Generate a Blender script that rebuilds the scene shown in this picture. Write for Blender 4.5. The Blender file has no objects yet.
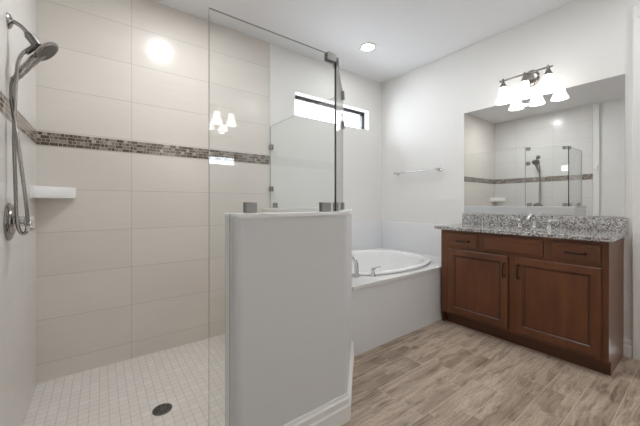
import bpy, bmesh, math
from mathutils import Vector, Matrix

sc = bpy.context.scene
COL = sc.collection
PI = math.pi

# ------------------------------------------------------------------ camera
CAM_H = 1.14
cam_d = bpy.data.cameras.new('camera')
cam_d.sensor_width = 36.0
cam_d.lens = 294.92 / 640 * 36.0
cam_d.shift_y = -9.73 / 640
cam_d.clip_start = 0.02
cam = bpy.data.objects.new('camera', cam_d)
COL.objects.link(cam)
cam.location = (0, 0, CAM_H)
cam.rotation_euler = (PI / 2, 0, -0.63885)
sc.camera = cam

# ------------------------------------------------------------------ world, view
world = bpy.data.worlds.new('world')
sc.world = world
world.use_nodes = True
wbg = world.node_tree.nodes['Background']
wbg.inputs[0].default_value = (0.90, 0.95, 1.0, 1)
wbg.inputs[1].default_value = 5.0
sc.view_settings.view_transform = 'Standard'
sc.view_settings.look = 'None'
sc.view_settings.gamma = 1.0
sc.view_settings.use_curve_mapping = False
sc.view_settings.exposure = 1.68
sc.cycles.max_bounces = 14
sc.cycles.diffuse_bounces = 8
sc.cycles.glossy_bounces = 8
sc.cycles.transparent_max_bounces = 24

SHADE_POWER = 1.0          # glow of the vanity light shades
DOWNLIGHT_POWER = 62.0     # glow of the recessed lights

# room: wall_back is y = YA, wall_right is x = XB, shower wall_left is x = XL
XL, XB, YA, YD, ZC = -0.357, 3.152, 2.793, -1.15, 2.815
XR = -0.40                 # recessed left wall in front of the shower
ZS = -0.10                 # sunken shower floor


# ------------------------------------------------------------------ materials
class NT:
    def __init__(self, name):
        self.m = bpy.data.materials.new(name)
        self.m.use_nodes = True
        self.t = self.m.node_tree
        self.t.nodes.clear()
        self.out = self.t.nodes.new('ShaderNodeOutputMaterial')

    def n(self, typ, **kw):
        nd = self.t.nodes.new(typ)
        for k, v in kw.items():
            setattr(nd, k, v)
        return nd

    def put(self, sock, v):
        if isinstance(v, bpy.types.NodeSocket):
            self.t.links.new(v, sock)
        elif isinstance(v, (tuple, list)):
            sock.default_value = tuple(v) + ((1,) if len(v) == 3 and len(sock.default_value) == 4 else ())
        else:
            sock.default_value = v

    def math(self, op, a, b=0.0, c=None):
        nd = self.n('ShaderNodeMath', operation=op)
        self.put(nd.inputs[0], a)
        self.put(nd.inputs[1], b)
        if c is not None:
            self.put(nd.inputs[2], c)
        return nd.outputs[0]

    def pos(self):
        g = self.n('ShaderNodeNewGeometry')
        s = self.n('ShaderNodeSeparateXYZ')
        self.t.links.new(g.outputs['Position'], s.inputs[0])
        return s.outputs[0], s.outputs[1], s.outputs[2]

    def vec(self, x, y, z):
        c = self.n('ShaderNodeCombineXYZ')
        self.put(c.inputs[0], x); self.put(c.inputs[1], y); self.put(c.inputs[2], z)
        return c.outputs[0]

    def noise(self, v, scale, detail=3, rough=.5):
        nd = self.n('ShaderNodeTexNoise')
        self.put(nd.inputs['Vector'], v)
        nd.inputs['Scale'].default_value = scale
        nd.inputs['Detail'].default_value = detail
        nd.inputs['Roughness'].default_value = rough
        return nd.outputs[0]

    def white(self, v):
        nd = self.n('ShaderNodeTexWhiteNoise', noise_dimensions='3D')
        self.put(nd.inputs['Vector'], v)
        return nd.outputs[0]

    def ramp(self, f, stops, interp='LINEAR'):
        nd = self.n('ShaderNodeValToRGB')
        nd.color_ramp.interpolation = interp
        while len(nd.color_ramp.elements) < len(stops):
            nd.color_ramp.elements.new(0.5)
        for e, (p, c) in zip(nd.color_ramp.elements, stops):
            e.position = p
            e.color = tuple(c) + (1,) if len(c) == 3 else c
        self.put(nd.inputs[0], f)
        return nd.outputs[0]

    def mix(self, f, a, b, blend='MIX'):
        nd = self.n('ShaderNodeMix', data_type='RGBA', blend_type=blend)
        self.put(nd.inputs[0], f); self.put(nd.inputs[6], a); self.put(nd.inputs[7], b)
        return nd.outputs[2]

    def bsdf(self, color, rough=.5, metal=0.0, bump=None, bstr=.2, bdist=.002, spec=.5, coat=0.0, emis=None, estr=0.0):
        p = self.n('ShaderNodeBsdfPrincipled')
        self.put(p.inputs['Base Color'], color)
        self.put(p.inputs['Roughness'], rough)
        self.put(p.inputs['Metallic'], metal)
        p.inputs['Specular IOR Level'].default_value = spec
        p.inputs['Coat Weight'].default_value = coat
        if emis is not None:
            self.put(p.inputs['Emission Color'], emis)
            p.inputs['Emission Strength'].default_value = estr
        if bump is not None:
            b = self.n('ShaderNodeBump')
            b.inputs['Strength'].default_value = bstr
            b.inputs['Distance'].default_value = bdist
            self.put(b.inputs['Height'], bump)
            self.t.links.new(b.outputs[0], p.inputs['Normal'])
        self.t.links.new(p.outputs[0], self.out.inputs[0])
        return self.m

    def joint(self, x, x0, w, g):
        """1 on a joint of width g, at x0 + k w"""
        q = self.math('DIVIDE', self.math('SUBTRACT', x, x0), w)
        fr = self.math('ABSOLUTE', self.math('SUBTRACT', self.math('FRACT', self.math('ADD', q, 100.5)), 0.5))
        return self.math('LESS_THAN', fr, g / w / 2), self.math('FLOOR', self.math('ADD', q, 100.0))


def plain(name, c, rough=.5, metal=0.0, spec=.5, coat=0.0, bumpscale=None, bstr=.1):
    t = NT(name)
    b = None
    if bumpscale:
        x, y, z = t.pos()
        b = t.noise(t.vec(x, y, z), bumpscale, 4)
    return t.bsdf(c, rough, metal, bump=b, bstr=bstr, spec=spec, coat=coat)


def wall_tile(name, axis, x0, base):
    t = NT(name)
    x, y, z = t.pos()
    h = x if axis == 'x' else y
    zz = t.math('SUBTRACT', z, t.math('MULTIPLY', t.math('GREATER_THAN', z, 1.59), 0.106))
    jv, cx = t.joint(h, x0, 0.6075, 0.0035)
    jh, cz = t.joint(zz, 0.029, 0.3022, 0.0035)
    j = t.math('MAXIMUM', jv, jh)
    lin = t.noise(t.vec(t.math('MULTIPLY', h, 3.0), 0.0, t.math('MULTIPLY', z, 160.0)), 1.0, 3)
    big = t.noise(t.vec(h, 0.0, t.math('MULTIPLY', z, 2.0)), 2.2, 3)
    tone = t.white(t.vec(cx, cz, 3.0))
    f = t.math('ADD', t.math('ADD', t.math('MULTIPLY', lin, .5), t.math('MULTIPLY', big, .3)), t.math('MULTIPLY', tone, .2))
    c = t.ramp(f, [(.25, tuple(k * .93 for k in base)), (.75, tuple(min(1, k * 1.05) for k in base))])
    grout = tuple(k * .66 for k in base)
    c = t.mix(j, c, grout)
    r = t.math('ADD', 0.22, t.math('MULTIPLY', j, .5))
    hgt = t.math('SUBTRACT', t.math('MULTIPLY', lin, .35), j)
    return t.bsdf(c, r, bump=hgt, bstr=.22, bdist=.0012, spec=.32)


def mosaic_band(name, axis):
    t = NT(name)
    x, y, z = t.pos()
    h = x if axis == 'x' else y
    jz, row = t.joint(z, 1.5440, 0.0230, 0.0026)
    off = t.math('MULTIPLY', t.white(t.vec(row, 7.0, 1.0)), .05)
    jx, cell = t.joint(t.math('ADD', h, off), 0.0, 0.047, 0.0026)
    # some cells are split again
    jx2, cell2 = t.joint(t.math('ADD', h, off), 0.0, 0.0235, 0.0026)
    split = t.math('GREATER_THAN', t.white(t.vec(cell, row, 11.0)), .5)
    j = t.math('MAXIMUM', t.math('MAXIMUM', jz, jx), t.math('MULTIPLY', jx2, split))
    cid = t.math('ADD', cell, t.math('MULTIPLY', split, t.math('MULTIPLY', cell2, .37)))
    w = t.white(t.vec(cid, row, 5.0))
    c = t.ramp(w, [(0.0, (.10, .078, .062)), (.2, (.15, .115, .09)), (.42, (.22, .19, .16)), (.62, (.13, .102, .084)),
                   (.76, (.30, .26, .21)), (.92, (.42, .38, .33))], 'CONSTANT')
    c = t.mix(j, c, (.44, .40, .36))
    return t.bsdf(c, t.math('ADD', .12, t.math('MULTIPLY', j, .5)), bump=t.math('SUBTRACT', 1.0, j), bstr=.3, bdist=.001)


def square_mosaic(name):
    t = NT(name)
    x, y, z = t.pos()
    ja, ca = t.joint(x, .188, .0492, .0034)
    jb, cb = t.joint(y, .010, .0492, .0034)
    j = t.math('MAXIMUM', ja, jb)
    w = t.white(t.vec(ca, cb, 2.0))
    c = t.ramp(w, [(0.0, (.74, .705, .66)), (.6, (.765, .73, .69)), (1.0, (.80, .765, .725))])
    c = t.mix(j, c, (.585, .535, .485))
    return t.bsdf(c, t.math('ADD', .32, t.math('MULTIPLY', j, .4)), bump=t.math('SUBTRACT', 1.0, j), bstr=.3, bdist=.001)


def plank_floor(name):
    t = NT(name)
    x, y, z = t.pos()
    W, L = 0.153, 0.92
    jy, row = t.joint(y, 0.020, W, .0026)
    off = t.math('MULTIPLY', t.white(t.vec(row, 3.0, 9.0)), L)
    jx, cell = t.joint(t.math('ADD', x, off), 0.0, L, .0026)
    j = t.math('MAXIMUM', jy, jx)
    w = t.white(t.vec(row, cell, 4.0))
    w2 = t.white(t.vec(cell, row, 8.0))
    px = t.math('ADD', x, t.math('MULTIPLY', w2, 37.0))
    # printed strips inside each plank, like reclaimed boards
    sy = t.math('ADD', y, t.math('MULTIPLY', t.math('SUBTRACT', t.noise(t.vec(t.math('MULTIPLY', px, 2.0), row, w), 1.0, 2), .5), .02))
    js, srow = t.joint(sy, 0.020, W / 3, .002)
    soff = t.math('MULTIPLY', t.white(t.vec(srow, 6.0, cell)), .7)
    je, scell = t.joint(t.math('ADD', x, soff), 0.0, 0.34, .002)
    sw = t.white(t.vec(srow, scell, cell))
    wz = t.noise(t.vec(t.math('MULTIPLY', px, 2.0), t.math('MULTIPLY', y, 7.0), w2), 1.5, 3)
    yy = t.math('ADD', t.math('MULTIPLY', y, 52.0), t.math('MULTIPLY', wz, 4.5))
    grain = t.noise(t.vec(t.math('MULTIPLY', px, 3.0), yy, t.math('MULTIPLY', sw, 20.0)), 1.0, 7, .68)
    fine = t.noise(t.vec(t.math('MULTIPLY', px, 16.0), t.math('MULTIPLY', y, 230.0), 0.0), 1.0, 3)
    grit = t.noise(t.vec(px, y, sw), 95.0, 3)
    blot = t.noise(t.vec(t.math('MULTIPLY', px, 3.0), t.math('MULTIPLY', y, 9.0), w), 1.5, 4)
    c = t.ramp(grain, [(.30, (.27, .215, .168)), (.43, (.41, .35, .295)), (.55, (.53, .468, .405)), (.74, (.60, .54, .475))])
    dark = t.math('MULTIPLY', t.ramp(blot, [(.46, (.0,) * 3), (.58, (1.0,) * 3)]), .72)
    c = t.mix(dark, c, t.ramp(grain, [(.38, (.15, .112, .082)), (.60, (.44, .38, .32))]))
    tone = t.ramp(sw, [(0.0, (.70, .66, .62)), (.10, (.78, .75, .72)), (.2, (.93, .915, .90)), (.5, (1.0, .995, .99)), (1.0, (1.07, 1.065, 1.06))])
    c = t.mix(1.0, c, tone, 'MULTIPLY')
    tone2 = t.ramp(w, [(0.0, (.90, .89, .88)), (1.0, (1.06, 1.06, 1.06))])
    c = t.mix(1.0, c, tone2, 'MULTIPLY')
    c = t.mix(t.math('MULTIPLY', t.math('SUBTRACT', fine, .35), .4), c, (.66, .61, .56))
    c = t.mix(t.ramp(grit, [(.54, (0.0,) * 3), (.68, (.45,) * 3)]), c, (.24, .195, .16))
    c = t.mix(t.math('MULTIPLY', j, .8), c, (.64, .59, .53))
    c = t.mix(1.0, c, (1.06, .985, .905), 'MULTIPLY')
    return t.bsdf(c, t.math('ADD', .36, t.math('MULTIPLY', grain, .15)),
                  bump=t.math('SUBTRACT', t.math('MULTIPLY', fine, .3), j), bstr=.2, bdist=.001)


def granite(name):
    t = NT(name)
    x, y, z = t.pos()
    v = t.vec(x, y, z)
    def vor(sc_, seed):
        nd = t.n('ShaderNodeTexVoronoi')
        t.put(nd.inputs['Vector'], t.vec(t.math('ADD', x, seed), y, z))
        nd.inputs['Scale'].default_value = sc_
        s = t.n('ShaderNodeSeparateColor')
        t.t.links.new(nd.outputs['Color'], s.inputs[0])
        return s.outputs[0]
    c = t.ramp(vor(125, 0), [(0.0, (.46, .455, .445)), (.26, (.33, .325, .32)), (.50, (.56, .55, .54)), (.70, (.10, .097, .094)),
                            (.82, (.28, .235, .21)), (.93, (.74, .72, .70))], 'CONSTANT')
    d = t.ramp(vor(230, 3), [(0.0, (1.0,) * 3), (.82, (.22, .2, .19)), (.92, (1.0,) * 3)], 'CONSTANT')
    c = t.mix(.85, c, d, 'MULTIPLY')
    return t.bsdf(c, .08, spec=.5)


def wood(name, axis, dark=1.0, rough=.30, coat=0.0):
    t = NT(name)
    x, y, z = t.pos()
    if axis == 'z':
        v = t.vec(t.math('MULTIPLY', x, 26.0), t.math('MULTIPLY', y, 26.0), t.math('MULTIPLY', z, 1.8))
        b = t.vec(t.math('MULTIPLY', y, 3.5), x, t.math('MULTIPLY', z, 1.5))
    else:
        v = t.vec(t.math('MULTIPLY', x, 26.0), t.math('MULTIPLY', y, 1.8), t.math('MULTIPLY', z, 26.0))
        b = t.vec(t.math('MULTIPLY', y, 1.5), x, t.math('MULTIPLY', z, 3.5))
    g = t.noise(v, 1.0, 5, .6)
    big = t.noise(b, 1.4, 3)
    f = t.math('ADD', t.math('MULTIPLY', g, .45), t.math('MULTIPLY', big, .55))
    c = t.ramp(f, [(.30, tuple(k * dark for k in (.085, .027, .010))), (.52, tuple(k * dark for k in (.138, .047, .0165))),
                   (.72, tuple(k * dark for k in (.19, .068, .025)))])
    return t.bsdf(c, rough, bump=g, bstr=.05, spec=.5, coat=coat)


def clear_glass(name, tint=(.988, .995, .992)):
    t = NT(name)
    tr = t.n('ShaderNodeBsdfTransparent')
    tr.inputs[0].default_value = tint + (1,)
    gl = t.n('ShaderNodeBsdfGlossy')
    gl.inputs['Roughness'].default_value = 0.0
    fr = t.n('ShaderNodeFresnel')
    fr.inputs['IOR'].default_value = 1.5
    mx = t.n('ShaderNodeMixShader')
    # the Fresnel node inverts its index on back faces; use the facing side on both
    g = t.n('ShaderNodeNewGeometry')
    ior = t.math('ADD', 1.5, t.math('MULTIPLY', g.outputs['Backfacing'], 1 / 1.5 - 1.5))
    t.t.links.new(ior, fr.inputs['IOR'])
    t.t.links.new(fr.outputs[0], mx.inputs[0])
    t.t.links.new(tr.outputs[0], mx.inputs[1])
    t.t.links.new(gl.outputs[0], mx.inputs[2])
    t.t.links.new(mx.outputs[0], t.out.inputs[0])
    return t.m


def glow(name, c, strength):
    t = NT(name)
    return t.bsdf((.85, .85, .85), .4, emis=c, estr=strength)


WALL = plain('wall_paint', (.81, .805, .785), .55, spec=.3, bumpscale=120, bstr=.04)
CEIL = plain('ceiling_paint', (.80, .80, .815), .7, spec=.2, bumpscale=60, bstr=.10)
TRIM = plain('trim_paint', (.84, .84, .83), .32)
PONY_SHADED = plain('wall_paint_shaded', (.70, .71, .72), .55, spec=.3, bumpscale=120, bstr=.04)  # same paint as the walls, the half wall's shade put into the colour
TILE_BACK = wall_tile('shower_wall_tile', 'x', .196, (.715, .674, .622))
TILE_SIDE_LIT = wall_tile('shower_side_tile_lit', 'y', 2.40, (.71, .695, .675))  # same tile as the back wall, its cooler light put into the colour
MOSAIC_BACK = mosaic_band('mosaic_strip', 'x')
MOSAIC_SIDE = mosaic_band('mosaic_strip_side', 'y')
SHOWER_FLOOR = square_mosaic('shower_floor_mosaic')
FLOOR = plank_floor('wood_look_plank')
GRANITE = granite('speckled_granite')
WOOD_V = wood('cherry_wood_upright', 'z')
WOOD_END = wood('cherry_wood_satin_end', 'z', 1.0, .34, 0.0)
WOOD_H = wood('cherry_wood_level', 'y')
WOOD_EDGE_DARK = plain('dark_wood_edge', (.028, .011, .007), .35)  # darker brown for door side edges and panel grooves
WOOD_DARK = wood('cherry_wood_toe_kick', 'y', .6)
CHROME = plain('chrome', (.72, .72, .72), .07, 1.0)
NICKEL = plain('brushed_nickel', (.35, .33, .305), .24, 1.0)
DARK_NICKEL = plain('dark_nickel', (.22, .21, .20), .28, 1.0)
CLIPM = plain('satin_steel', (.36, .355, .345), .3, 1.0)
BRONZE = plain('dark_bronze', (.035, .028, .024), .35, .8)
PORCELAIN = plain('white_porcelain', (.86, .86, .86), .06)
ACRYLIC = plain('white_acrylic', (.87, .87, .87), .10)
DECKM = plain('white_deck_slab', (.80, .80, .80), .25)
CAPM = plain('white_marble_cap', (.82, .82, .82), .15)
MIRROR = plain('silvered_mirror', (.86, .875, .87), 0.0, 1.0)
GLASS = clear_glass('clear_glass')
PANE = clear_glass('window_pane', (.98, .99, 1.0))
EDGE = plain('polished_glass_edge', (.30, .33, .32), .12, spec=.8)
EDGE_DARK = plain('dark_glass_edge', (.035, .038, .038), .2, spec=.8)  # darker glossy colour for the glass edges at the front corner
BLACKFRAME = plain('black_frame', (.018, .019, .022), .4)
DRAIN = plain('drain_metal', (.26, .25, .24), .35, .9)
DARK = plain('recess_shade', (.015, .015, .015), .6)
NOZZLE = plain('dark_nozzle_face', (.20, .185, .17), .4, .6)
PLASTIC = plain('white_plastic', (.82, .82, .80), .35)
SHADE = glow('lit_frosted_glass', (1.0, .975, .94), SHADE_POWER)
LENS_FILL = glow('lit_lens_fill', (.975, .985, 1.0), DOWNLIGHT_POWER)  # lens of the two added room lights
LENS_SOFT = glow('lit_lens_soft', (.975, .985, 1.0), DOWNLIGHT_POWER * .55)
SHADE_BRIGHT = glow('lit_frosted_glass_bright', (1.0, .975, .94), SHADE_POWER * 2.4)
LENS_BRIGHT = glow('lit_lens_shower', (.975, .985, 1.0), DOWNLIGHT_POWER * 2.0)


def white_tile(name, axis, x0, w, z0, h):
    t = NT(name)
    x, y, z = t.pos()
    jv, a = t.joint(x if axis == 'x' else y, x0, w, .003)
    jh, b = t.joint(z, z0, h, .003)
    j = t.math('MAXIMUM', jv, jh)
    c = t.mix(j, (.77, .78, .795), (.68, .685, .69))
    return t.bsdf(c, t.math('ADD', .14, t.math('MULTIPLY', j, .4)), bump=t.math('SUBTRACT', 1.0, j), bstr=.15, bdist=.001)


TUB_TILE_X = white_tile('white_tile_back', 'x', 1.88, .61, .893, .61)
TUB_TILE_Y = white_tile('white_tile_side', 'y', 2.296, .61, .893, .61)
APRON_TILE = white_tile('white_tile_apron', 'x', 2.42, .61, .49, .61)


# ------------------------------------------------------------------ mesh helpers
def NB():
    return bmesh.new()


def box(bm, lo, hi, bev=0.0, seg=2, mtx=None):
    r = bmesh.ops.create_cube(bm, size=1.0)
    vs = r['verts']
    c = [(a + b) / 2 for a, b in zip(lo, hi)]
    s = [b - a for a, b in zip(lo, hi)]
    for v in vs:
        v.co = Vector((v.co.x * s[0] + c[0], v.co.y * s[1] + c[1], v.co.z * s[2] + c[2]))
    if bev:
        es = list({e for v in vs for e in v.link_edges})
        r2 = bmesh.ops.bevel(bm, geom=es, offset=bev, segments=seg, affect='EDGES', profile=.6)
        vs = list({v for f in r2['faces'] for v in f.verts} | {v for v in vs if v.is_valid})
    if mtx is not None:
        for v in vs:
            v.co = mtx @ v.co
    return vs


def prism(bm, pts, z0, z1, bev=0.0):
    """plan polygon extruded from z0 to z1"""
    lo = [bm.verts.new((x, y, z0)) for x, y in pts]
    hi = [bm.verts.new((x, y, z1)) for x, y in pts]
    n = len(pts)
    fs = [bm.faces.new(lo[::-1]), bm.faces.new(hi)]
    for i in range(n):
        fs.append(bm.faces.new((lo[i], lo[(i + 1) % n], hi[(i + 1) % n], hi[i])))
    if bev:
        bmesh.ops.bevel(bm, geom=[e for e in fs[1].edges], offset=bev, segments=2, affect='EDGES', profile=.6)
    bmesh.ops.recalc_face_normals(bm, faces=bm.faces[:])


def tube(bm, pts, r, seg=12, cap=True):
    """round tube along points; r a number or one radius per point"""
    pts = [Vector(p) for p in pts]
    rs = r if isinstance(r, (list, tuple)) else [r] * len(pts)
    rings = []
    up = None
    for i, p in enumerate(pts):
        d = (pts[min(i + 1, len(pts) - 1)] - pts[max(i - 1, 0)]).normalized()
        if up is None:
            up = Vector((0, 0, 1)) if abs(d.z) < .9 else Vector((0, 1, 0))
        a = d.cross(up).normalized()
        b = a.cross(d).normalized()
        up = b
        rings.append([bm.verts.new(p + (a * math.cos(2 * PI * k / seg) + b * math.sin(2 * PI * k / seg)) * rs[i]) for k in range(seg)])
    for q, w in zip(rings, rings[1:]):
        for k in range(seg):
            bm.faces.new((q[k], q[(k + 1) % seg], w[(k + 1) % seg], w[k]))
    if cap:
        bm.faces.new(rings[0][::-1])
        bm.faces.new(rings[-1])
    bmesh.ops.recalc_face_normals(bm, faces=bm.faces[:])


def lathe(bm, prof, seg=32, mtx=None, cap=True):
    """prof of (radius, z) turned about z, then moved by mtx"""
    rings = []
    for r, z in prof:
        ring = []
        for k in range(seg):
            v = Vector((r * math.cos(2 * PI * k / seg), r * math.sin(2 * PI * k / seg), z))
            ring.append(bm.verts.new(mtx @ v if mtx is not None else v))
        rings.append(ring)
    new = []
    for q, w in zip(rings, rings[1:]):
        for k in range(seg):
            new.append(bm.faces.new((q[k], q[(k + 1) % seg], w[(k + 1) % seg], w[k])))
    if cap:
        new.append(bm.faces.new(rings[0][::-1]))
        new.append(bm.faces.new(rings[-1]))
    bmesh.ops.recalc_face_normals(bm, faces=new)


def smooth_path(pts, n=8):
    """Catmull-Rom through pts"""
    P = [Vector(p) for p in pts]
    P = [P[0] * 2 - P[1]] + P + [P[-1] * 2 - P[-2]]
    out = []
    for i in range(1, len(P) - 2):
        for k in range(n):
            t = k / n
            a, b, c, d = P[i - 1:i + 3]
            out.append(.5 * ((2 * b) + (c - a) * t + (2 * a - 5 * b + 4 * c - d) * t * t + (3 * b - a - 3 * c + d) * t ** 3))
    out.append(P[-2])
    return out


def sweep(bm, path, prof, side=1):
    """profile of (offset, z) swept along plan polyline with mitred corners; the offset goes to the right of travel for side=1"""
    P = [Vector((x, y)) for x, y in path]
    rings = []
    for i, p in enumerate(P):
        d0 = (P[i] - P[i - 1]).normalized() if i else (P[1] - P[0]).normalized()
        d1 = (P[i + 1] - P[i]).normalized() if i < len(P) - 1 else d0
        n0 = Vector((d0.y, -d0.x)) * side
        n1 = Vector((d1.y, -d1.x)) * side
        m = (n0 + n1).normalized()
        m = m / max(.2, m.dot(n0))
        rings.append([bm.verts.new((p.x + m.x * o, p.y + m.y * o, z)) for o, z in prof])
    k = len(prof)
    for q, w in zip(rings, rings[1:]):
        for a in range(k):
            bm.faces.new((q[a], q[(a + 1) % k], w[(a + 1) % k], w[a]))
    bm.faces.new(rings[0]); bm.faces.new(rings[-1][::-1])
    bmesh.ops.recalc_face_normals(bm, faces=bm.faces[:])


def move_to(z_axis, origin):
    """matrix that turns +z to z_axis at origin"""
    q = Vector((0, 0, 1)).rotation_difference(Vector(z_axis).normalized())
    return Matrix.Translation(Vector(origin)) @ q.to_matrix().to_4x4()


SMOOTH_ANGLE = math.radians(38)


def obj(name, bm, mats, parent=None, local=False, smooth=True):
    if parent is not None and not local:
        L = world_loc(parent)
        for v in bm.verts:
            v.co -= L
    bm.normal_update()
    if smooth:
        for f in bm.faces:
            f.smooth = True
        for e in bm.edges:
            if len(e.link_faces) == 2 and e.calc_face_angle(0) > SMOOTH_ANGLE:
                e.smooth = False
    me = bpy.data.meshes.new(name)
    bm.to_mesh(me)
    bm.free()
    for m in (mats if isinstance(mats, (list, tuple)) else [mats]):
        me.materials.append(m)
    o = bpy.data.objects.new(name, me)
    COL.objects.link(o)
    if parent is not None:
        o.parent = parent
    return o


def world_loc(o):
    L = o.location.copy()
    while o.parent is not None:
        o = o.parent
        L += o.location
    return L


def thing(name, label, cat, loc, rotz=0.0, group=None):
    o = bpy.data.objects.new(name, None)
    o.empty_display_size = .1
    COL.objects.link(o)
    o.location = loc
    o.rotation_euler = (0, 0, rotz)
    return tag(o, label, cat, group)


def tag(o, label, cat, group=None):
    o['label'] = label
    o['category'] = cat
    if group:
        o['group'] = group
    return o


def struct(name, bm, m, parent=None, label=None, cat=None, smooth=True):
    o = obj(name, bm, m, parent, smooth=smooth)
    if parent is None:
        o['kind'] = 'structure'
        if label:
            o['label'] = label
        if cat:
            o['category'] = cat
    return o


# ------------------------------------------------------------------ half wall plan
T = .157
O1, O2, O3 = (.454, 1.168), (1.045, 1.168), (1.480, 1.603)
k = T * math.tan(PI / 8)
I2 = (O2[0] - k, O2[1] + T)
I3 = (O3[0] - T, O3[1] + k)


def rounded(pts, idx, r=.02, n=5):
    out = []
    for i, p in enumerate(pts):
        if i in idx:
            p = Vector(p); a = Vector(pts[i - 1]); b = Vector(pts[(i + 1) % len(pts)])
            u = (a - p).normalized(); w = (b - p).normalized()
            s, e = p + u * r, p + w * r
            for q in range(n + 1):
                tt = q / n
                out.append(tuple(s * (1 - tt) ** 2 + p * 2 * tt * (1 - tt) + e * tt * tt))
        else:
            out.append(tuple(p))
    return out


# ------------------------------------------------------------------ structure
bm = NB()
prism(bm, [(XR - .15, YD), (XB + .02, YD), (XB + .02, YA + .02), (O3[0], YA + .02), O3, O2, (O1[0], O1[1]), (XR - .15, 1.168)], -.06, 0.0)
struct('floor', bm, FLOOR, label='grey brown wood-look plank floor', cat='floor')

bm = NB()
prism(bm, [(XL - .02, 1.325), (I2[0] + .02, 1.325), (I3[0] + .02, I3[1]), (I3[0] + .02, YA), (XL - .02, YA)], ZS - .05, ZS)
struct('floor_shower', bm, SHOWER_FLOOR, label='shower floor of small pale square mosaic tiles', cat='floor')

bm = NB()
box(bm, (XR - .2, YD - .15, ZC), (XB + .15, YA + .15, ZC + .1))
struct('ceiling', bm, CEIL, label='smooth white ceiling', cat='ceiling')

# back wall with the opening of the transom window
WX0, WX1, WZ0, WZ1 = 1.729, 2.896, 2.122, 2.378
bm = NB()
for lo, hi in (((XL - .2, YA, ZS - .05), (WX0, YA + .15, ZC + .02)), ((WX1, YA, ZS - .05), (XB + .15, YA + .15, ZC + .02)),
               ((WX0, YA, ZS - .05), (WX1, YA + .15, WZ0)), ((WX0, YA, WZ1), (WX1, YA + .15, ZC + .02))):
    box(bm, lo, hi)
wb = struct('wall_back', bm, WALL, label='back wall, tiled in the shower and painted around the transom window', cat='wall')
bm = NB()
box(bm, (XL, YA - .007, ZS), (1.4145, YA, 1.544)); box(bm, (XL, YA - .007, 1.636), (1.4145, YA, ZC))
struct('tile_cladding', bm, TILE_BACK, wb)
bm = NB(); box(bm, (XL, YA - .009, 1.544), (1.4145, YA, 1.636))
struct('mosaic_border', bm, MOSAIC_BACK, wb)
bm = NB(); box(bm, (O3[0], YA - .010, .50), (XB, YA, .893), .002)
struct('tub_surround_tile', bm, TUB_TILE_X, wb)

# left wall: tiled part beside the shower, plain part set back towards the room
bm = NB()
box(bm, (XL - .2, 1.17, ZS - .05), (XL - .006, YA + .15, ZC + .02))
wl = struct('wall_left', bm, WALL, label='left wall, tiled where the shower head hangs', cat='wall')
bm = NB()
box(bm, (XL - .006, 1.25, ZS), (XL, YA, 1.544)); box(bm, (XL - .006, 1.25, 1.636), (XL, YA, ZC))
struct('tile_cladding', bm, TILE_SIDE_LIT, wl)
bm = NB(); box(bm, (XL - .006, 1.25, 1.544), (XL + .002, YA, 1.636))
struct('mosaic_border', bm, MOSAIC_SIDE, wl)
bm = NB(); box(bm, (XR - .1, YD - .1, -.06), (XR, 1.17, ZC + .02))
struct('wall_left_entry', bm, WALL, label='painted wall at the entry, set back beside the shower wall', cat='wall')

bm = NB()
box(bm, (XB, .29, -.06), (XB + .15, YA + .15, ZC + .02))
box(bm, (XB, YD - .1, -.06), (XB + .15, -.52, ZC + .02))
box(bm, (XB, -.52, 2.49), (XB + .15, .29, ZC + .02))
wr = struct('wall_right', bm, WALL, label='pale painted wall behind the vanity and mirror', cat='wall')
bm = NB(); box(bm, (XB - .010, 1.66, .50), (XB, YA - .010, .893), .002)
struct('tub_surround_tile', bm, TUB_TILE_Y, wr)
bm = NB(); box(bm, (XR - .2, YD - .15, -.06), (XB + .15, YD, ZC + .02))
struct('wall_front', bm, WALL, label='painted wall facing the shower, seen as a reflection', cat='wall')

# half wall around the shower
plan = rounded([O1, O2, O3, (O3[0], YA), (I3[0], YA), I3, I2, (O1[0], O1[1] + T)], (0, 1), .020, 10)
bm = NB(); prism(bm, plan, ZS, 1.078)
hw = struct('wall_half', bm, PONY_SHADED, label='white painted half wall wrapping the shower corner', cat='wall', smooth=False)
c = .006
kc = c * math.tan(PI / 8)
bm = NB()
prism(bm, [(O1[0] - c, O1[1] - c), (O2[0] + kc, O2[1] - c), (O3[0] + c, O3[1] - kc), (O3[0] + c, YA - .012), (I3[0] - c, YA - .012),
           (I3[0] - c, I3[1] + kc), (I2[0] - kc, I2[1] + c), (O1[0] - c, O1[1] + T + c)], 1.078, 1.096, .004)
struct('cap', bm, CAPM, hw)
bm = NB(); box(bm, (O3[0], 1.612, .50), (O3[0] + .010, YA - .01, .893), .002)
struct('tub_surround_tile', bm, TUB_TILE_Y, hw)
bm = NB()
sweep(bm, [(I3[0], YA - .01), I3, I2, (O1[0] - .001, I2[1])], [(0, ZS), (.008, ZS), (.008, 1.078), (0, 1.078)], 1)
struct('tile_cladding', bm, TILE_BACK, hw)

# curb at the shower entry
bm = NB(); box(bm, (XL, 1.168, ZS), (O1[0], 1.325, .030), .004)
struct('shower_curb', bm, CAPM, label='low white curb across the shower entry', cat='curb')

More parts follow.
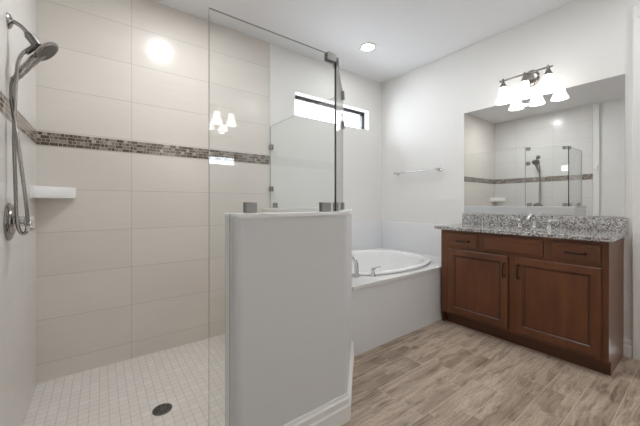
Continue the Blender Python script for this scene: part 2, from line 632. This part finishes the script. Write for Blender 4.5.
# baseboards
BB = [(0, 0), (.018, 0), (.018, .078), (.011, .084), (.011, .104), (.016, .108), (.016, .118), (.008, .124), (.006, .138), (0, .138)]
bm = NB(); sweep(bm, [O1, O2, (O3[0] - .006, O3[1] - .006)], BB, 1)
struct('baseboard_half_wall', bm, TRIM, label='white stepped baseboard along the half wall', cat='baseboard')
bm = NB(); sweep(bm, [(XB, .428), (XB, .374)], BB, 1)
struct('baseboard_right', bm, TRIM, label='short white baseboard between vanity and door casing', cat='baseboard')
bm = NB(); sweep(bm, [(XR, .0), (XR, 1.166)], BB, 1)
struct('baseboard_left', bm, TRIM, label='white baseboard on the entry wall', cat='baseboard')

# door on the right wall, its casing just inside the frame
bm = NB()
cas = [(0, 0), (.020, .004), (.020, .020), (.014, .030), (.012, .070), (.016, .080), (.010, .090), (0, .090)]
def casing_post(bm, y0, sgn):
    lo = [bm.verts.new((XB - o, y0 - sgn * w, 0)) for o, w in cas]
    hi = [bm.verts.new((XB - o, y0 - sgn * w, 2.58)) for o, w in cas]
    n = len(cas)
    for i in range(n):
        bm.faces.new((lo[i], lo[(i + 1) % n], hi[(i + 1) % n], hi[i]))
    bm.faces.new(lo); bm.faces.new(hi)
casing_post(bm, .373, 1); casing_post(bm, -.603, -1)
box(bm, (XB - .018, -.603, 2.49), (XB, .373, 2.58), .004)
bmesh.ops.recalc_face_normals(bm, faces=bm.faces[:])
struct('trim_1', bm, TRIM, label='white moulded door casing at the right edge of the photo', cat='trim')
bm = NB()
box(bm, (XB + .03, -.515, .01), (XB + .07, .285, 2.485))
for z0, z1 in ((.25, 1.0), (1.15, 2.3)):
    for y0, y1 in ((-.42, -.16), (-.07, .19)):
        box(bm, (XB + .022, y0, z0), (XB + .031, y1, z1), .004)
d1 = struct('door_1', bm, TRIM, label='white panel door beyond the casing on the right wall', cat='door')
bm = NB(); lathe(bm, [(.004, 0), (.026, .004), (.026, .010), (.010, .014), (.010, .035), (.026, .045), (.028, .058), (.018, .068), (.002, .070)], 24, move_to((-1, 0, 0), (XB + .03, -.45, .95)))
struct('door_knob', bm, NICKEL, d1)
# casing and closed door on the entry wall, seen as the dark upright in the mirror
bm = NB()
box(bm, (XR, .76, 0), (XR + .02, .85, 2.49), .004); box(bm, (XR, -.03, 0), (XR + .02, .06, 2.49), .004); box(bm, (XR, -.03, 2.40), (XR + .019, .85, 2.49), .004)
struct('trim_2', bm, TRIM, label='white door casing on the entry wall, seen in the mirror', cat='trim')
bm = NB(); box(bm, (XR, .06, .008), (XR + .008, .76, 2.40))
struct('door_2', bm, TRIM, label='closed white door on the entry wall', cat='door')

# window
FY = YA + .092
bm = NB()
fw = .040
box(bm, (WX0, FY, WZ1 - fw), (WX1, FY + .05, WZ1)); box(bm, (WX0, FY, WZ0), (WX1, FY + .05, WZ0 + .022))
box(bm, (WX0, FY, WZ0 + .022), (WX0 + fw, FY + .05, WZ1 - fw)); box(bm, (WX1 - fw, FY, WZ0 + .022), (WX1, FY + .05, WZ1 - fw))
w1 = struct('window_1', bm, BLACKFRAME, label='narrow black framed transom window high above the tub', cat='window')
bm = NB(); box(bm, (WX0 + fw, FY + .02, WZ0 + .022), (WX1 - fw, FY + .026, WZ1 - fw))
struct('pane', bm, PANE, w1)

# ------------------------------------------------------------------ shower glass
GT = .005
C1 = (1.026, 1.241)
C2 = (1.419, 1.634)


def glass_poly(name, pts, origin, u, parent, dark=()):
    """pts of (along, z) in an upright plane through origin along plan direction u; big faces clear, narrow faces polished edge"""
    bm = NB()
    u = Vector((u[0], u[1], 0)).normalized()
    n = Vector((u.y, -u.x, 0))
    o = Vector((origin[0], origin[1], 0))
    fr = [bm.verts.new(o + u * a + Vector((0, 0, z)) + n * GT) for a, z in pts]
    bk = [bm.verts.new(o + u * a + Vector((0, 0, z)) - n * GT) for a, z in pts]
    f1 = bm.faces.new(fr); f2 = bm.faces.new(bk[::-1])
    m = len(pts)
    for i in range(m):
        f = bm.faces.new((fr[i], bk[i], bk[(i + 1) % m], fr[(i + 1) % m]))
        f.material_index = 2 if i in dark else 1
    bmesh.ops.recalc_face_normals(bm, faces=bm.faces[:])
    return obj(name, bm, [GLASS, EDGE, EDGE_DARK], parent, smooth=False)


def clip(name, ctr, u, w, h, parent, th=.017):
    """square metal glass clamp: two plates sandwiching the pane"""
    u = Vector((u[0], u[1], 0)).normalized()
    n = Vector((u.y, -u.x, 0))
    mt = Matrix((( u.x, n.x, 0, ctr[0]), (u.y, n.y, 0, ctr[1]), (0, 0, 1, ctr[2]), (0, 0, 0, 1)))
    bm = NB()
    for s in (-1, 1):
        a, b = sorted((s * (GT + .0004), s * th))
        box(bm, (-w / 2, a, -h / 2), (w / 2, b, h / 2), .002, 1, mt)
    bmesh.ops.recalc_face_normals(bm, faces=bm.faces[:])
    return obj(name, bm, CLIPM, parent)


CT = 1.0965
DX = (1, 0); DD = (1, 1); DY = (0, 1)
g1 = thing('shower_glass_panel', 'large clear glass panel over the long front face of the half wall', 'glass panel', (.355, 1.241, .03), group='shower glass panels')
glass_poly('pane', [(.355, .031), (.355, 1.940), (C1[0] - .002, 1.940), (C1[0] - .002, CT), (.442, CT), (.442, .031)], (0, 1.241), DX, g1, (2,))
clip('clamp', (.534, 1.241, CT + .0245), DX, .054, .048, g1)
clip('clamp', (.955, 1.241, CT + .0245), DX, .060, .048, g1)
clip('corner_clip', (C1[0] - .035, 1.241, 1.922), DX, .060, .040, g1)

g2 = thing('shower_glass_panel', 'narrow clear glass panel set at an angle between the other two', 'glass panel', (C1[0], C1[1], CT), group='shower glass panels')
LD = math.hypot(C2[0] - C1[0], C2[1] - C1[1])
glass_poly('pane', [(.004, CT), (.004, 1.940), (LD - .003, 1.940), (LD - .003, CT)], C1, DD, g2, (0,))
def dpt(a, z):
    return (C1[0] + a * .70711, C1[1] + a * .70711, z)
clip('corner_clip', dpt(.042, 1.922), DD, .052, .040, g2)
clip('clamp', dpt(.045, CT + .0245), DD, .05, .048, g2)
clip('clamp', dpt(LD - .05, CT + .0245), DD, .05, .048, g2)
clip('corner_clip', dpt(LD - .034, 1.915), DD, .05, .05, g2)
clip('corner_clip', dpt(LD - .034, 1.705), DD, .05, .05, g2)

g3 = thing('shower_glass_panel', 'clear glass panel between shower and tub, clipped to the tiled back wall', 'glass panel', (C2[0], C2[1], CT), group='shower glass panels')
L3 = YA - .012 - C2[1]
glass_poly('pane', [(.004, CT), (.004, 1.940), (L3, 1.940), (L3, CT)], C2, DY, g3)
clip('wall_clip', (C2[0], YA - .035, 1.724), DY, .045, .05, g3)
clip('wall_clip', (C2[0], YA - .035, 1.289), DY, .045, .05, g3)
clip('clamp', (C2[0], YA - .12, CT + .0245), DY, .05, .048, g3)

def P2(u, v, Y):
    th, f, v0 = .63885, 294.92, 203.27
    S, C = math.sin(th), math.cos(th)
    x = (u - 320) / f
    t = Y / (C - S * x)
    return ((S + C * x) * t, Y, CAM_H + (v0 - v) / f * t)


# ------------------------------------------------------------------ shower fittings
sh = thing('shower_fixture', 'brushed nickel shower head with hand shower and looping hose on the left wall', 'shower head', (XL, 2.02, 2.01))
bm = NB(); lathe(bm, [(.036, 0), (.036, .003), (.030, .010), (.016, .016), (.012, .018)], 32, move_to((1, 0, 0), (XL, 2.02, 2.012)))
obj('escutcheon', bm, NICKEL, sh)
bm = NB(); tube(bm, smooth_path([(XL + .004, 2.02, 2.012), (XL + .025, 2.02, 2.012), (XL + .050, 2.02, 1.996), (XL + .072, 2.02, 1.968)], 6), .0095, 14)
obj('arm', bm, NICKEL, sh)
bm = NB()
tube(bm, [(-.291, 2.02, 1.977), (-.281, 2.02, 1.962)], .014, 16)
tube(bm, [(-.284, 2.02, 1.967), (-.255, 2.02, 1.925)], .0205, 18)
tube(bm, smooth_path([P2(36, 46, 2.01), P2(31, 49.2, 2.003), P2(26, 52.5, 1.996)], 4), .0125, 14)
tube(bm, [(-.266, 2.02, 1.945), (-.250, 2.02, 1.930), (-.236, 2.02, 1.921)], [.016, .015, .013], 16)
obj('diverter', bm, DARK_NICKEL, sh)
# head disc, facing down and out into the shower
ax = Vector((.73, -.08, -.68)).normalized()
hc = Vector((-.222, 2.015, 1.905))
bm = NB(); lathe(bm, [(.012, -.034), (.022, -.028), (.048, -.012), (.061, -.004), (.063, .003), (.060, .009), (.052, .010)], 40, move_to(ax, hc))
hd = obj('head', bm, NICKEL, sh)
bm = NB(); lathe(bm, [(.0525, .0085), (.0525, .0115), (.030, .0125), (.002, .013)], 40, move_to(ax, hc))
for ring, cnt in ((.014, 6), (.027, 12), (.041, 18)):
    for q in range(cnt):
        a = 2 * PI * q / cnt
        lathe(bm, [(.0026, .011), (.0022, .0155), (.0008, .016)], 6, move_to(ax, hc) @ Matrix.Translation((ring * math.cos(a), ring * math.sin(a), 0)))
obj('spray_face', bm, NOZZLE, hd)
bm = NB(); tube(bm, smooth_path([P2(42, 53.5, 2.026), P2(35.5, 58.5, 2.024), P2(27, 66.5, 2.018), P2(19.5, 74.5, 2.010), P2(13.3, 80.3, 2.003)], 5),
                [.019] * 5 + [.020] * 3 + [.018] * 5 + [.0155] * 4 + [.013] * 4, 18)
obj('hand_shower_handle', bm, NICKEL, sh)


bm = NB()
strand_a = [(31, 49, 2.0), (23, 53, 1.99), (18, 63, 1.985), (16.3, 80, 1.985), (15, 105, 1.985), (14, 135, 1.99), (15.2, 175, 1.995), (16.2, 205, 1.995), (17.5, 224, 1.99),
            (20.5, 232, 1.985), (24, 233.5, 1.98), (27, 230, 1.975), (27.6, 218, 1.97), (25.5, 198, 1.965), (21.5, 168, 1.965), (17, 137, 1.97), (13.2, 112, 1.985), (11.2, 98, 1.995), (11.4, 86, 2.0), (13, 80, 2.003)]
tube(bm, smooth_path([P2(*p) for p in strand_a], 5), .0075, 12)
obj('hose', bm, NICKEL, sh)

sv = thing('shower_valve', 'round chrome shower valve with lever handle below the hose loop', 'shower valve', (XL, 2.02, 1.05))
bm = NB(); lathe(bm, [(.092, 0), (.092, .004), (.086, .010), (.066, .013), (.064, .018), (.048, .021), (.036, .024)], 48, move_to((1, 0, 0), (XL, 2.03, 1.052)))
obj('cover_plate', bm, NICKEL, sv)
bm = NB(); lathe(bm, [(.040, .016), (.038, .026), (.026, .034), (.024, .056), (.029, .060), (.031, .076), (.024, .086), (.003, .089)], 28, move_to((1, 0, 0), (XL, 2.03, 1.052)))
st = obj('hub', bm, CHROME, sv)
bm = NB(); tube(bm, smooth_path([(XL + .070, 2.03, 1.052), (XL + .082, 1.995, 1.040), (XL + .088, 1.955, 1.026), (XL + .086, 1.935, 1.018)], 5), [.009] * 4 + [.010] * 5 + [.013] * 4 + [.015] * 2 + [.010], 14)
obj('lever', bm, CHROME, sv)

# corner soap shelf
bm = NB()
def shelf_ring(s, z):
    return [(XL, YA - .008, z), (XL + .212 * s, YA - .008, z), (XL + .212 * s, YA - .008 - .016, z), (XL + .120 * s, YA - .008 - .105 * s, z), (XL + .016, YA - .008 - .205 * s, z), (XL, YA - .008 - .205 * s, z)]
rings = [[bm.verts.new(p) for p in shelf_ring(s, z)] for s, z in ((.90, 1.172), (.97, 1.176), (1.0, 1.190), (1.0, 1.244), (.985, 1.252), (.93, 1.252), (.91, 1.238))]
for q, w in zip(rings, rings[1:]):
    for i in range(6):
        bm.faces.new((q[i], q[(i + 1) % 6], w[(i + 1) % 6], w[i]))
bm.faces.new(rings[0][::-1]); bm.faces.new(rings[-1])
bmesh.ops.recalc_face_normals(bm, faces=bm.faces[:])
tag(obj('soap_dish', bm, PORCELAIN), 'white ceramic corner soap shelf on the shower tiles', 'soap dish')

# drain
dr = thing('shower_drain', 'round dark metal drain in the mosaic shower floor', 'drain', (.296, 1.988, ZS))
bm = NB(); lathe(bm, [(.054, 0.0), (.054, .003), (.050, .004), (.047, .0035), (.047, .0)], 40, Matrix.Translation((.296, 1.988, ZS)), cap=False)
obj('rim', bm, DRAIN, dr)
bm = NB()
lathe(bm, [(.0468, .0), (.0468, .0012)], 40, Matrix.Translation((.296, 1.988, ZS)))
obj('sump_shade', bm, DARK, dr)  # flat black disc, the shade of the drain holes put into its colour
bm = NB()
for r in (.012, .026, .040):
    lathe(bm, [(r - .004, .001), (r - .004, .0034), (r + .002, .0034), (r + .002, .001)], 32, Matrix.Translation((.296, 1.988, ZS)), cap=False)
for q in range(4):
    a = q * PI / 4
    box(bm, (-.046, -.0025, .001), (.046, .0025, .0036), mtx=Matrix.Translation((.296, 1.988, ZS)) @ Matrix.Rotation(a, 4, 'Z'))
obj('grate', bm, DRAIN, dr)

# ------------------------------------------------------------------ tub
TC = (2.27, 2.215)
TAU = [2 * PI * q / 96 for q in range(96)]
def sup(a, b, ang, e=2.25):
    cx, sx = math.cos(ang), math.sin(ang)
    return (TC[0] + a * math.copysign(abs(cx) ** (2 / e), cx), TC[1] + b * math.copysign(abs(sx) ** (2 / e), sx))

deck = thing('tub_deck', 'white slab and tiled apron that carries the oval tub', 'tub deck', (1.505, 1.605, 0))
x0, x1, y0, y1 = O3[0] + .0105, XB - .011, 1.600, YA - .011
DZ0, DZ1 = .497, .522
bm = NB()
angs = sorted(TAU + [math.atan2(y - TC[1], x - TC[0]) % (2 * PI) for x in (x0, x1) for y in (y0, y1)])
inn_t, inn_b, out_t, out_b = [], [], [], []
for a in angs:
    cx, sy = math.cos(a), math.sin(a)
    tx = ((x1 - TC[0]) / cx if cx > 1e-9 else (x0 - TC[0]) / cx if cx < -1e-9 else 1e9)
    ty = ((y1 - TC[1]) / sy if sy > 1e-9 else (y0 - TC[1]) / sy if sy < -1e-9 else 1e9)
    tt = min(tx, ty)
    ox, oy = TC[0] + cx * tt, TC[1] + sy * tt
    q = (abs(cx / .66) ** 2.25 + abs(sy / .49) ** 2.25) ** (-1 / 2.25)
    ix, iy = TC[0] + cx * q, TC[1] + sy * q
    inn_t.append(bm.verts.new((ix, iy, DZ1))); inn_b.append(bm.verts.new((ix, iy, DZ0)))
    out_t.append(bm.verts.new((ox, oy, DZ1))); out_b.append(bm.verts.new((ox, oy, DZ0)))
n = len(angs)
for i in range(n):
    j = (i + 1) % n
    bm.faces.new((inn_t[i], inn_t[j], out_t[j], out_t[i])); bm.faces.new((inn_b[i], out_b[i], out_b[j], inn_b[j]))
    bm.faces.new((inn_t[i], inn_b[i], inn_b[j], inn_t[j])); bm.faces.new((out_t[i], out_t[j], out_b[j], out_b[i]))
bmesh.ops.recalc_face_normals(bm, faces=bm.faces[:])
obj('deck_slab', bm, DECKM, deck)
bm = NB(); box(bm, (O3[0] + .003, 1.612, 0.0), (XB - .002, 1.632, DZ0))
obj('apron', bm, APRON_TILE, deck)

tub = thing('bathtub', 'white oval drop-in bathtub with a raised rounded rim', 'bathtub', (TC[0], TC[1], DZ1))
bm = NB()
prof = [(.690, .530, DZ1 + .0005), (.706, .546, DZ1 + .006), (.712, .552, DZ1 + .016), (.708, .548, DZ1 + .026), (.694, .534, DZ1 + .033), (.668, .508, DZ1 + .034), (.648, .488, DZ1 + .029),
        (.636, .476, DZ1 + .014), (.630, .470, DZ1 - .01), (.615, .455, .45), (.590, .432, .33), (.560, .405, .22), (.520, .365, .15), (.45, .30, .118), (.25, .16, .110)]
prof2 = [(.26, .17, .095), (.46, .31, .10), (.535, .38, .135), (.575, .42, .21), (.605, .447, .33), (.628, .468, .45), (.640, .480, DZ1 - .03), (.645, .482, DZ1 - .0005)]
rings = []
for a, b, z in prof[::-1]:
    rings.append([bm.verts.new((*sup(a, b, t_), z)) for t_ in TAU])
rings2 = [[bm.verts.new((*sup(a, b, t_), z)) for t_ in TAU] for a, b, z in prof2]
allr = [rings2[0]] + rings2[1:]
chain = rings2[::-1] + rings          # outside of basin up to the underside, then the inside
seq = rings2 + rings[::-1]
for q, w in zip(seq, seq[1:]):
    for i in range(96):
        bm.faces.new((q[i], q[(i + 1) % 96], w[(i + 1) % 96], w[i]))
bm.faces.new(rings2[0][::-1]); bm.faces.new(rings[0])
bmesh.ops.recalc_face_normals(bm, faces=bm.faces[:])
obj('basin', bm, ACRYLIC, tub)
bm = NB(); lathe(bm, [(.034, 0), (.034, .003), (.028, .006), (.004, .007)], 28, Matrix.Translation((TC[0] + .2, TC[1], .1105)))
obj('drain', bm, CHROME, tub)

tf = thing('tub_faucet', 'chrome arched tub spout with lever handles on the tub deck beside the half wall', 'faucet', (1.72, 1.80, DZ1))
bm = NB()
lathe(bm, [(.027, 0), (.027, .006), (.022, .012), (.019, .03)], 24, Matrix.Translation((1.715, 1.795, DZ1)))
sp = smooth_path([(1.715, 1.795, DZ1 + .01), (1.713, 1.797, DZ1 + .08), (1.712, 1.806, DZ1 + .130), (1.715, 1.832, DZ1 + .158), (1.735, 1.872, DZ1 + .155), (1.752, 1.905, DZ1 + .125)], 6)
tube(bm, sp, [.019 - .006 * i / (len(sp) - 1) for i in range(len(sp))], 18)
obj('spout', bm, CHROME, tf)
for hx, hy, dx, dy in ((1.855, 1.742, .085, -.005), (1.598, 1.905, -.02, .075)):
    bm = NB()
    lathe(bm, [(.023, 0), (.023, .006), (.017, .014), (.013, .040), (.016, .050), (.014, .066), (.003, .072)], 22, Matrix.Translation((hx, hy, DZ1)))
    tube(bm, smooth_path([(hx, hy, DZ1 + .058), (hx + dx * .5, hy + dy * .5, DZ1 + .066), (hx + dx, hy + dy, DZ1 + .068)], 5), [.008] * 5 + [.0065] * 5 + [.006], 12)
    obj('handle', bm, CHROME, tf)

# towel bar
tb = thing('towel_bar', 'slim chrome towel bar on the wall between tub and mirror', 'towel bar', (XB, 2.213, 1.53))
bm = NB(); tube(bm, [(XB - .07, 1.902, 1.53), (XB - .07, 2.524, 1.53)], .0085, 14)
obj('bar', bm, CHROME, tb)
for y in (1.915, 2.511):
    bm = NB()
    lathe(bm, [(.024, 0), (.024, .006), (.018, .010), (.012, .016), (.011, .052), (.015, .058), (.016, .080), (.010, .086)], 22, move_to((-1, 0, 0), (XB, y, 1.53)))
    obj('post', bm, CHROME, tb)

# ------------------------------------------------------------------ vanity
VY0, VY1, VF, VT = .418, 1.592, 2.645, .891
vn = thing('vanity_cabinet', 'cherry brown wood vanity cabinet with two doors and two drawers', 'vanity', ((VF + XB) / 2, (VY0 + VY1) / 2, 0))
bm = NB()
box(bm, (VF, VY0 + .018, .10), (VF + .020, VY1, VT))                    # face frame
box(bm, (VF + .020, VY1 - .018, .0), (XB - .002, VY1, VT)); box(bm, (VF + .02, VY0 + .02, .10), (XB - .002, VY1 - .02, .118))
box(bm, (XB - .012, VY0 + .02, .118), (XB - .002, VY1 - .02, VT))
obj('carcass', bm, WOOD_V, vn)
bm = NB()
prism_pts = [(VF, .10), (VF, VT), (XB - .002, VT), (XB - .002, 0), (VF + .065, 0), (VF + .065, .10)]
lo = [bm.verts.new((x, VY0, z)) for x, z in prism_pts]; hi = [bm.verts.new((x, VY0 + .018, z)) for x, z in prism_pts]
bm.faces.new(lo); bm.faces.new(hi)
for i in range(6):
    bm.faces.new((lo[i], lo[(i + 1) % 6], hi[(i + 1) % 6], hi[i]))
bmesh.ops.recalc_face_normals(bm, faces=bm.faces[:])
obj('end_panel', bm, WOOD_END, vn)
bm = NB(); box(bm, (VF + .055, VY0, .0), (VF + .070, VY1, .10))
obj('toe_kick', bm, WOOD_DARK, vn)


def pull(parent, y, z, vertical):
    bm = NB()
    L = .052
    X0 = VF - .020
    def pt(a, d):
        return (X0 - d, y, z + a) if vertical else (X0 - d, y + a, z)
    tube(bm, smooth_path([pt(-L, 0), pt(-L, .018), pt(-L * .85, .026), pt(0, .029), pt(L * .85, .026), pt(L, .018), pt(L, 0)], 4),
         [.0065] * 6 + [.005] * 4 + [.0065] * 5 + [.005] * 4 + [.0065] * 6, 10)
    for s in (-1, 1):
        lathe(bm, [(.009, 0), (.009, .003), (.006, .006)], 12, move_to((-1, 0, 0), pt(s * L, 0)))
    obj('handle', bm, BRONZE, parent)


def slab_front(name, y0, y1, z0, z1):
    bm = NB()
    # bevelled slab: raised field with sloping border
    X = VF
    r = [[(X, y0, z0), (X, y1, z0), (X, y1, z1), (X, y0, z1)]]
    def inset(i, x):
        return [(x, y0 + i, z0 + i), (x, y1 - i, z0 + i), (x, y1 - i, z1 - i), (x, y0 + i, z1 - i)]
    rings = [[bm.verts.new(p) for p in q] for q in (r[0], inset(0, X - .013), inset(.004, X - .016), inset(.014, X - .017), inset(.018, X - .020))]
    for q, w in zip(rings, rings[1:]):
        for i in range(4):
            bm.faces.new((q[i], q[(i + 1) % 4], w[(i + 1) % 4], w[i]))
    bm.faces.new(rings[0][::-1]); bm.faces.new(rings[-1])
    bmesh.ops.recalc_face_normals(bm, faces=bm.faces[:])
    return obj(name, bm, WOOD_H, vn, smooth=False)


def panel_door(y0, y1, z0, z1):
    bm = NB()
    X = VF
    def inset(i, x):
        return [(x, y0 + i, z0 + i), (x, y1 - i, z0 + i), (x, y1 - i, z1 - i), (x, y0 + i, z1 - i)]
    rings = [[bm.verts.new(p) for p in q] for q in (inset(0, X), inset(0, X - .016), inset(.004, X - .020), inset(.050, X - .020), inset(.053, X - .0175), inset(.056, X - .0165),
                                                    inset(.061, X - .0110), inset(.0675, X - .010))]
    for q, w in zip(rings, rings[1:]):
        for i in range(4):
            f = bm.faces.new((q[i], q[(i + 1) % 4], w[(i + 1) % 4], w[i]))
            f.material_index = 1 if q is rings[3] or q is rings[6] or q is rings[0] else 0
    bm.faces.new(rings[0][::-1])
    bmesh.ops.recalc_face_normals(bm, faces=bm.faces[:])
    d = obj('door', bm, [WOOD_V, WOOD_EDGE_DARK], vn, smooth=False)
    bm = NB(); box(bm, (X - .0102, y0 + .067, z0 + .067), (X - .004, y1 - .067, z1 - .067))
    obj('center_panel', bm, WOOD_V, d)
    return d


d = slab_front('drawer', 1.250, 1.508, .735, .862); pull(d, 1.37, .798, False)
slab_front('false_front', .772, 1.190, .735, .862)
d = slab_front('drawer', .455, .712, .735, .862); pull(d, .582, .798, False)
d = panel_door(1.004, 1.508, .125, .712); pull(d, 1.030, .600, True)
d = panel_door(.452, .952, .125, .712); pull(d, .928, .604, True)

# countertop with an oval cut for the basin
CX0, CX1, CY0, CY1, CZ0, CZ1 = 2.605, XB - .002, .398, 1.640, VT + .001, .921
SC, SA, SB = (2.865, 1.0), .160, .215
ct = thing('countertop', 'speckled grey granite countertop with backsplash on the vanity', 'countertop', ((CX0 + CX1) / 2, (CY0 + CY1) / 2, CZ0))
bm = NB()
angs = sorted([2 * PI * q / 64 for q in range(64)] + [math.atan2(y - SC[1], x - SC[0]) % (2 * PI) for x in (CX0, CX1) for y in (CY0, CY1)])
R = [[], [], [], [], []]
for a in angs:
    cx, sy = math.cos(a), math.sin(a)
    tx = ((CX1 - SC[0]) / cx if cx > 1e-9 else (CX0 - SC[0]) / cx if cx < -1e-9 else 1e9)
    ty = ((CY1 - SC[1]) / sy if sy > 1e-9 else (CY0 - SC[1]) / sy if sy < -1e-9 else 1e9)
    tt = min(tx, ty)
    q = 1 / math.sqrt((cx / SA) ** 2 + (sy / SB) ** 2)
    ox, oy = SC[0] + cx * tt, SC[1] + sy * tt
    jx = min(max(ox, CX0 + .004), CX1 - .0); jy = min(max(oy, CY0 + .004), CY1 - .004)
    R[0].append(bm.verts.new((SC[0] + cx * q, SC[1] + sy * q, CZ0)))
    R[1].append(bm.verts.new((SC[0] + cx * q, SC[1] + sy * q, CZ1)))
    R[2].append(bm.verts.new((jx, jy, CZ1)))
    R[3].append(bm.verts.new((ox, oy, CZ1 - .004)))
    R[4].append(bm.verts.new((ox, oy, CZ0)))
n = len(angs)
for q, w in ((0, 1), (1, 2), (2, 3), (3, 4), (4, 0)):
    for i in range(n):
        j = (i + 1) % n
        bm.faces.new((R[q][i], R[q][j], R[w][j], R[w][i]))
bmesh.ops.recalc_face_normals(bm, faces=bm.faces[:])
obj('slab', bm, GRANITE, ct)
bm = NB(); box(bm, (XB - .024, CY0, CZ1), (XB - .002, CY1, 1.031), .002)
obj('backsplash', bm, GRANITE, ct)

bm = NB()
rings = []
for s, z in ((1.0, CZ0 - .001), (1.06, CZ0 - .001), (1.06, CZ0 - .012), (1.0, CZ0 - .03), (.88, CZ0 - .11), (.6, CZ0 - .155), (.15, CZ0 - .165),
             (.15, CZ0 - .155), (.58, CZ0 - .145), (.85, CZ0 - .10), (.97, CZ0 - .03)):
    rings.append([bm.verts.new((SC[0] + SA * s * math.cos(t_), SC[1] + SB * s * math.sin(t_), z)) for t_ in [2 * PI * q / 48 for q in range(48)]])
rings.append(rings[0])
for q, w in zip(rings, rings[1:]):
    for i in range(48):
        bm.faces.new((q[i], q[(i + 1) % 48], w[(i + 1) % 48], w[i]))
bm.faces.new(rings[6]); bm.faces.new(rings[7])
bmesh.ops.recalc_face_normals(bm, faces=bm.faces[:])
tag(obj('sink_basin', bm, PORCELAIN), 'white oval undermount sink basin in the granite countertop', 'sink')

sf = thing('sink_faucet', 'chrome widespread faucet with two lever handles behind the sink', 'faucet', (3.055, .956, CZ1))
bm = NB()
lathe(bm, [(.025, 0), (.025, .006), (.019, .012), (.016, .03)], 24, Matrix.Translation((3.055, .956, CZ1)))
sp = smooth_path([(3.055, .956, CZ1 + .005), (3.055, .956, CZ1 + .07), (3.045, .958, CZ1 + .105), (3.015, .962, CZ1 + .118), (2.975, .968, CZ1 + .108), (2.948, .972, CZ1 + .085)], 6)
tube(bm, sp, [.016 - .004 * i / (len(sp) - 1) for i in range(len(sp))], 16)
obj('spout', bm, CHROME, sf)
for y, s in ((1.066, 1), (.850, -1)):
    bm = NB()
    lathe(bm, [(.023, 0), (.023, .006), (.017, .014), (.013, .045), (.016, .055), (.014, .075), (.003, .082)], 22, Matrix.Translation((3.055, y, CZ1)))
    tube(bm, smooth_path([(3.055, y, CZ1 + .066), (3.052, y + s * .035, CZ1 + .075), (3.050, y + s * .072, CZ1 + .076)], 5), [.008] * 5 + [.0065] * 5 + [.006], 12)
    obj('handle', bm, CHROME, sf)


# mirror: silvered sheet, local x along the wall, y out of the wall
def wall_mirror(label, loc, rotz, w, h):
    r = thing('wall_mirror', label, 'mirror', loc, rotz, 'frameless vanity mirrors')
    bm = NB(); box(bm, (-w / 2, .001, 0), (w / 2, .006, h), .0012, 1)
    obj('mirror_glass', bm, MIRROR, r, local=True)
    return r


wall_mirror('wide frameless mirror on the wall above the vanity', (XB, 1.019, 1.036), PI / 2, 1.220, 1.074)
wall_mirror('frameless mirror on the opposite wall, seen reflected in the front shower glass', (1.10, YD, 1.036), 0.0, 1.220, 1.074)


# vanity light: local x along the wall, y out of the wall, z up, origin on the wall
def vanity_light(label, loc, rotz, glass):
    r = thing('vanity_light', label, 'light fixture', loc, rotz, 'three-shade vanity lights')
    bm = NB()
    m = Matrix.Rotation(-PI / 2, 4, 'X')
    ring = [(.075, 0), (.075, .006), (.068, .014), (.050, .019), (.020, .022)]
    lathe(bm, ring, 40, m)
    for v in bm.verts:
        v.co.x *= .92
    obj('backplate', bm, NICKEL, r, local=True)
    bm = NB()
    tube(bm, smooth_path([(0, .015, -.02), (0, .055, -.045), (0, .110, -.030), (0, .145, .0)], 6), .010, 14)
    obj('arm', bm, NICKEL, r, local=True)
    bm = NB()
    tube(bm, [(-.194, .155, 0), (.194, .155, 0)], .0075, 14)
    for s in (-1, 1):
        lathe(bm, [(.004, -.004), (.010, 0), (.010, .006), (.004, .010)], 14, move_to((s, 0, 0), (s * .194, .155, 0)))
    obj('bar', bm, NICKEL, r, local=True)
    for x in (-.172, 0, .172):
        bm = NB()
        M_ = Matrix.Translation((x, .155, 0))
        lathe(bm, [(.006, .018), (.010, .010), (.011, -.010), (.016, -.024), (.030, -.058), (.031, -.066), (.026, -.068)], 24, M_)
        so = obj('socket', bm, NICKEL, r, local=True)
        bm = NB()
        outer = [(.028, -.064), (.033, -.075), (.036, -.105), (.041, -.135), (.049, -.165), (.060, -.190), (.066, -.204)]
        inner = [(rr - .004, zz) for rr, zz in outer[::-1]]
        lathe(bm, outer + inner, 32, M_)
        obj('lamp_shade', bm, glass, r, local=True)
    return r


vanity_light('lit three-shade vanity light on the wall above the mirror', (XB, 1.012, 2.277), PI / 2, SHADE)
vanity_light('lit three-shade light on the opposite wall, seen reflected in the front shower glass', (1.085, YD, 2.277), 0.0, SHADE_BRIGHT)


# recessed ceiling lights
def downlight(label, x, y, lens):
    r = thing('recessed_light', label, 'ceiling light', (x, y, ZC), 0, 'recessed ceiling lights')
    bm = NB(); lathe(bm, [(.062, -.0035), (.070, -.007), (.088, -.005), (.092, -.0005), (.092, 0)], 40, cap=False)
    obj('trim_ring', bm, TRIM, r, local=True)
    bm = NB(); lathe(bm, [(.063, -.0005), (.063, -.004), (.050, -.0055), (.002, -.006)], 40)
    obj('lens', bm, lens, r, local=True)
    return r


dl = downlight('lit recessed ceiling light above the tub', 2.30, 2.235, LENS_SOFT)
downlight('recessed light over the shower, seen as a glint on the upper shower tiles', .517, 1.96, LENS_BRIGHT)
downlight('added unseen ceiling light brightening the plank floor and vanity front', 2.05, .85, LENS_FILL)  # unseen light, added to brighten the floor and vanity front
downlight('added ceiling light near the door casing, out of view above, brightening the room', 2.75, -.30, LENS_FILL)  # added out-of-view light that lifts the room's brightness

# small pale box on the entry side of the shower wall
bm = NB(); box(bm, (XL - .006, 1.185, 1.70), (XL + .018, 1.238, 1.775), .004)
tag(obj('wall_box', bm, PLASTIC), 'small pale wall box at the edge of the shower tiles, seen in the mirror', 'wall box')
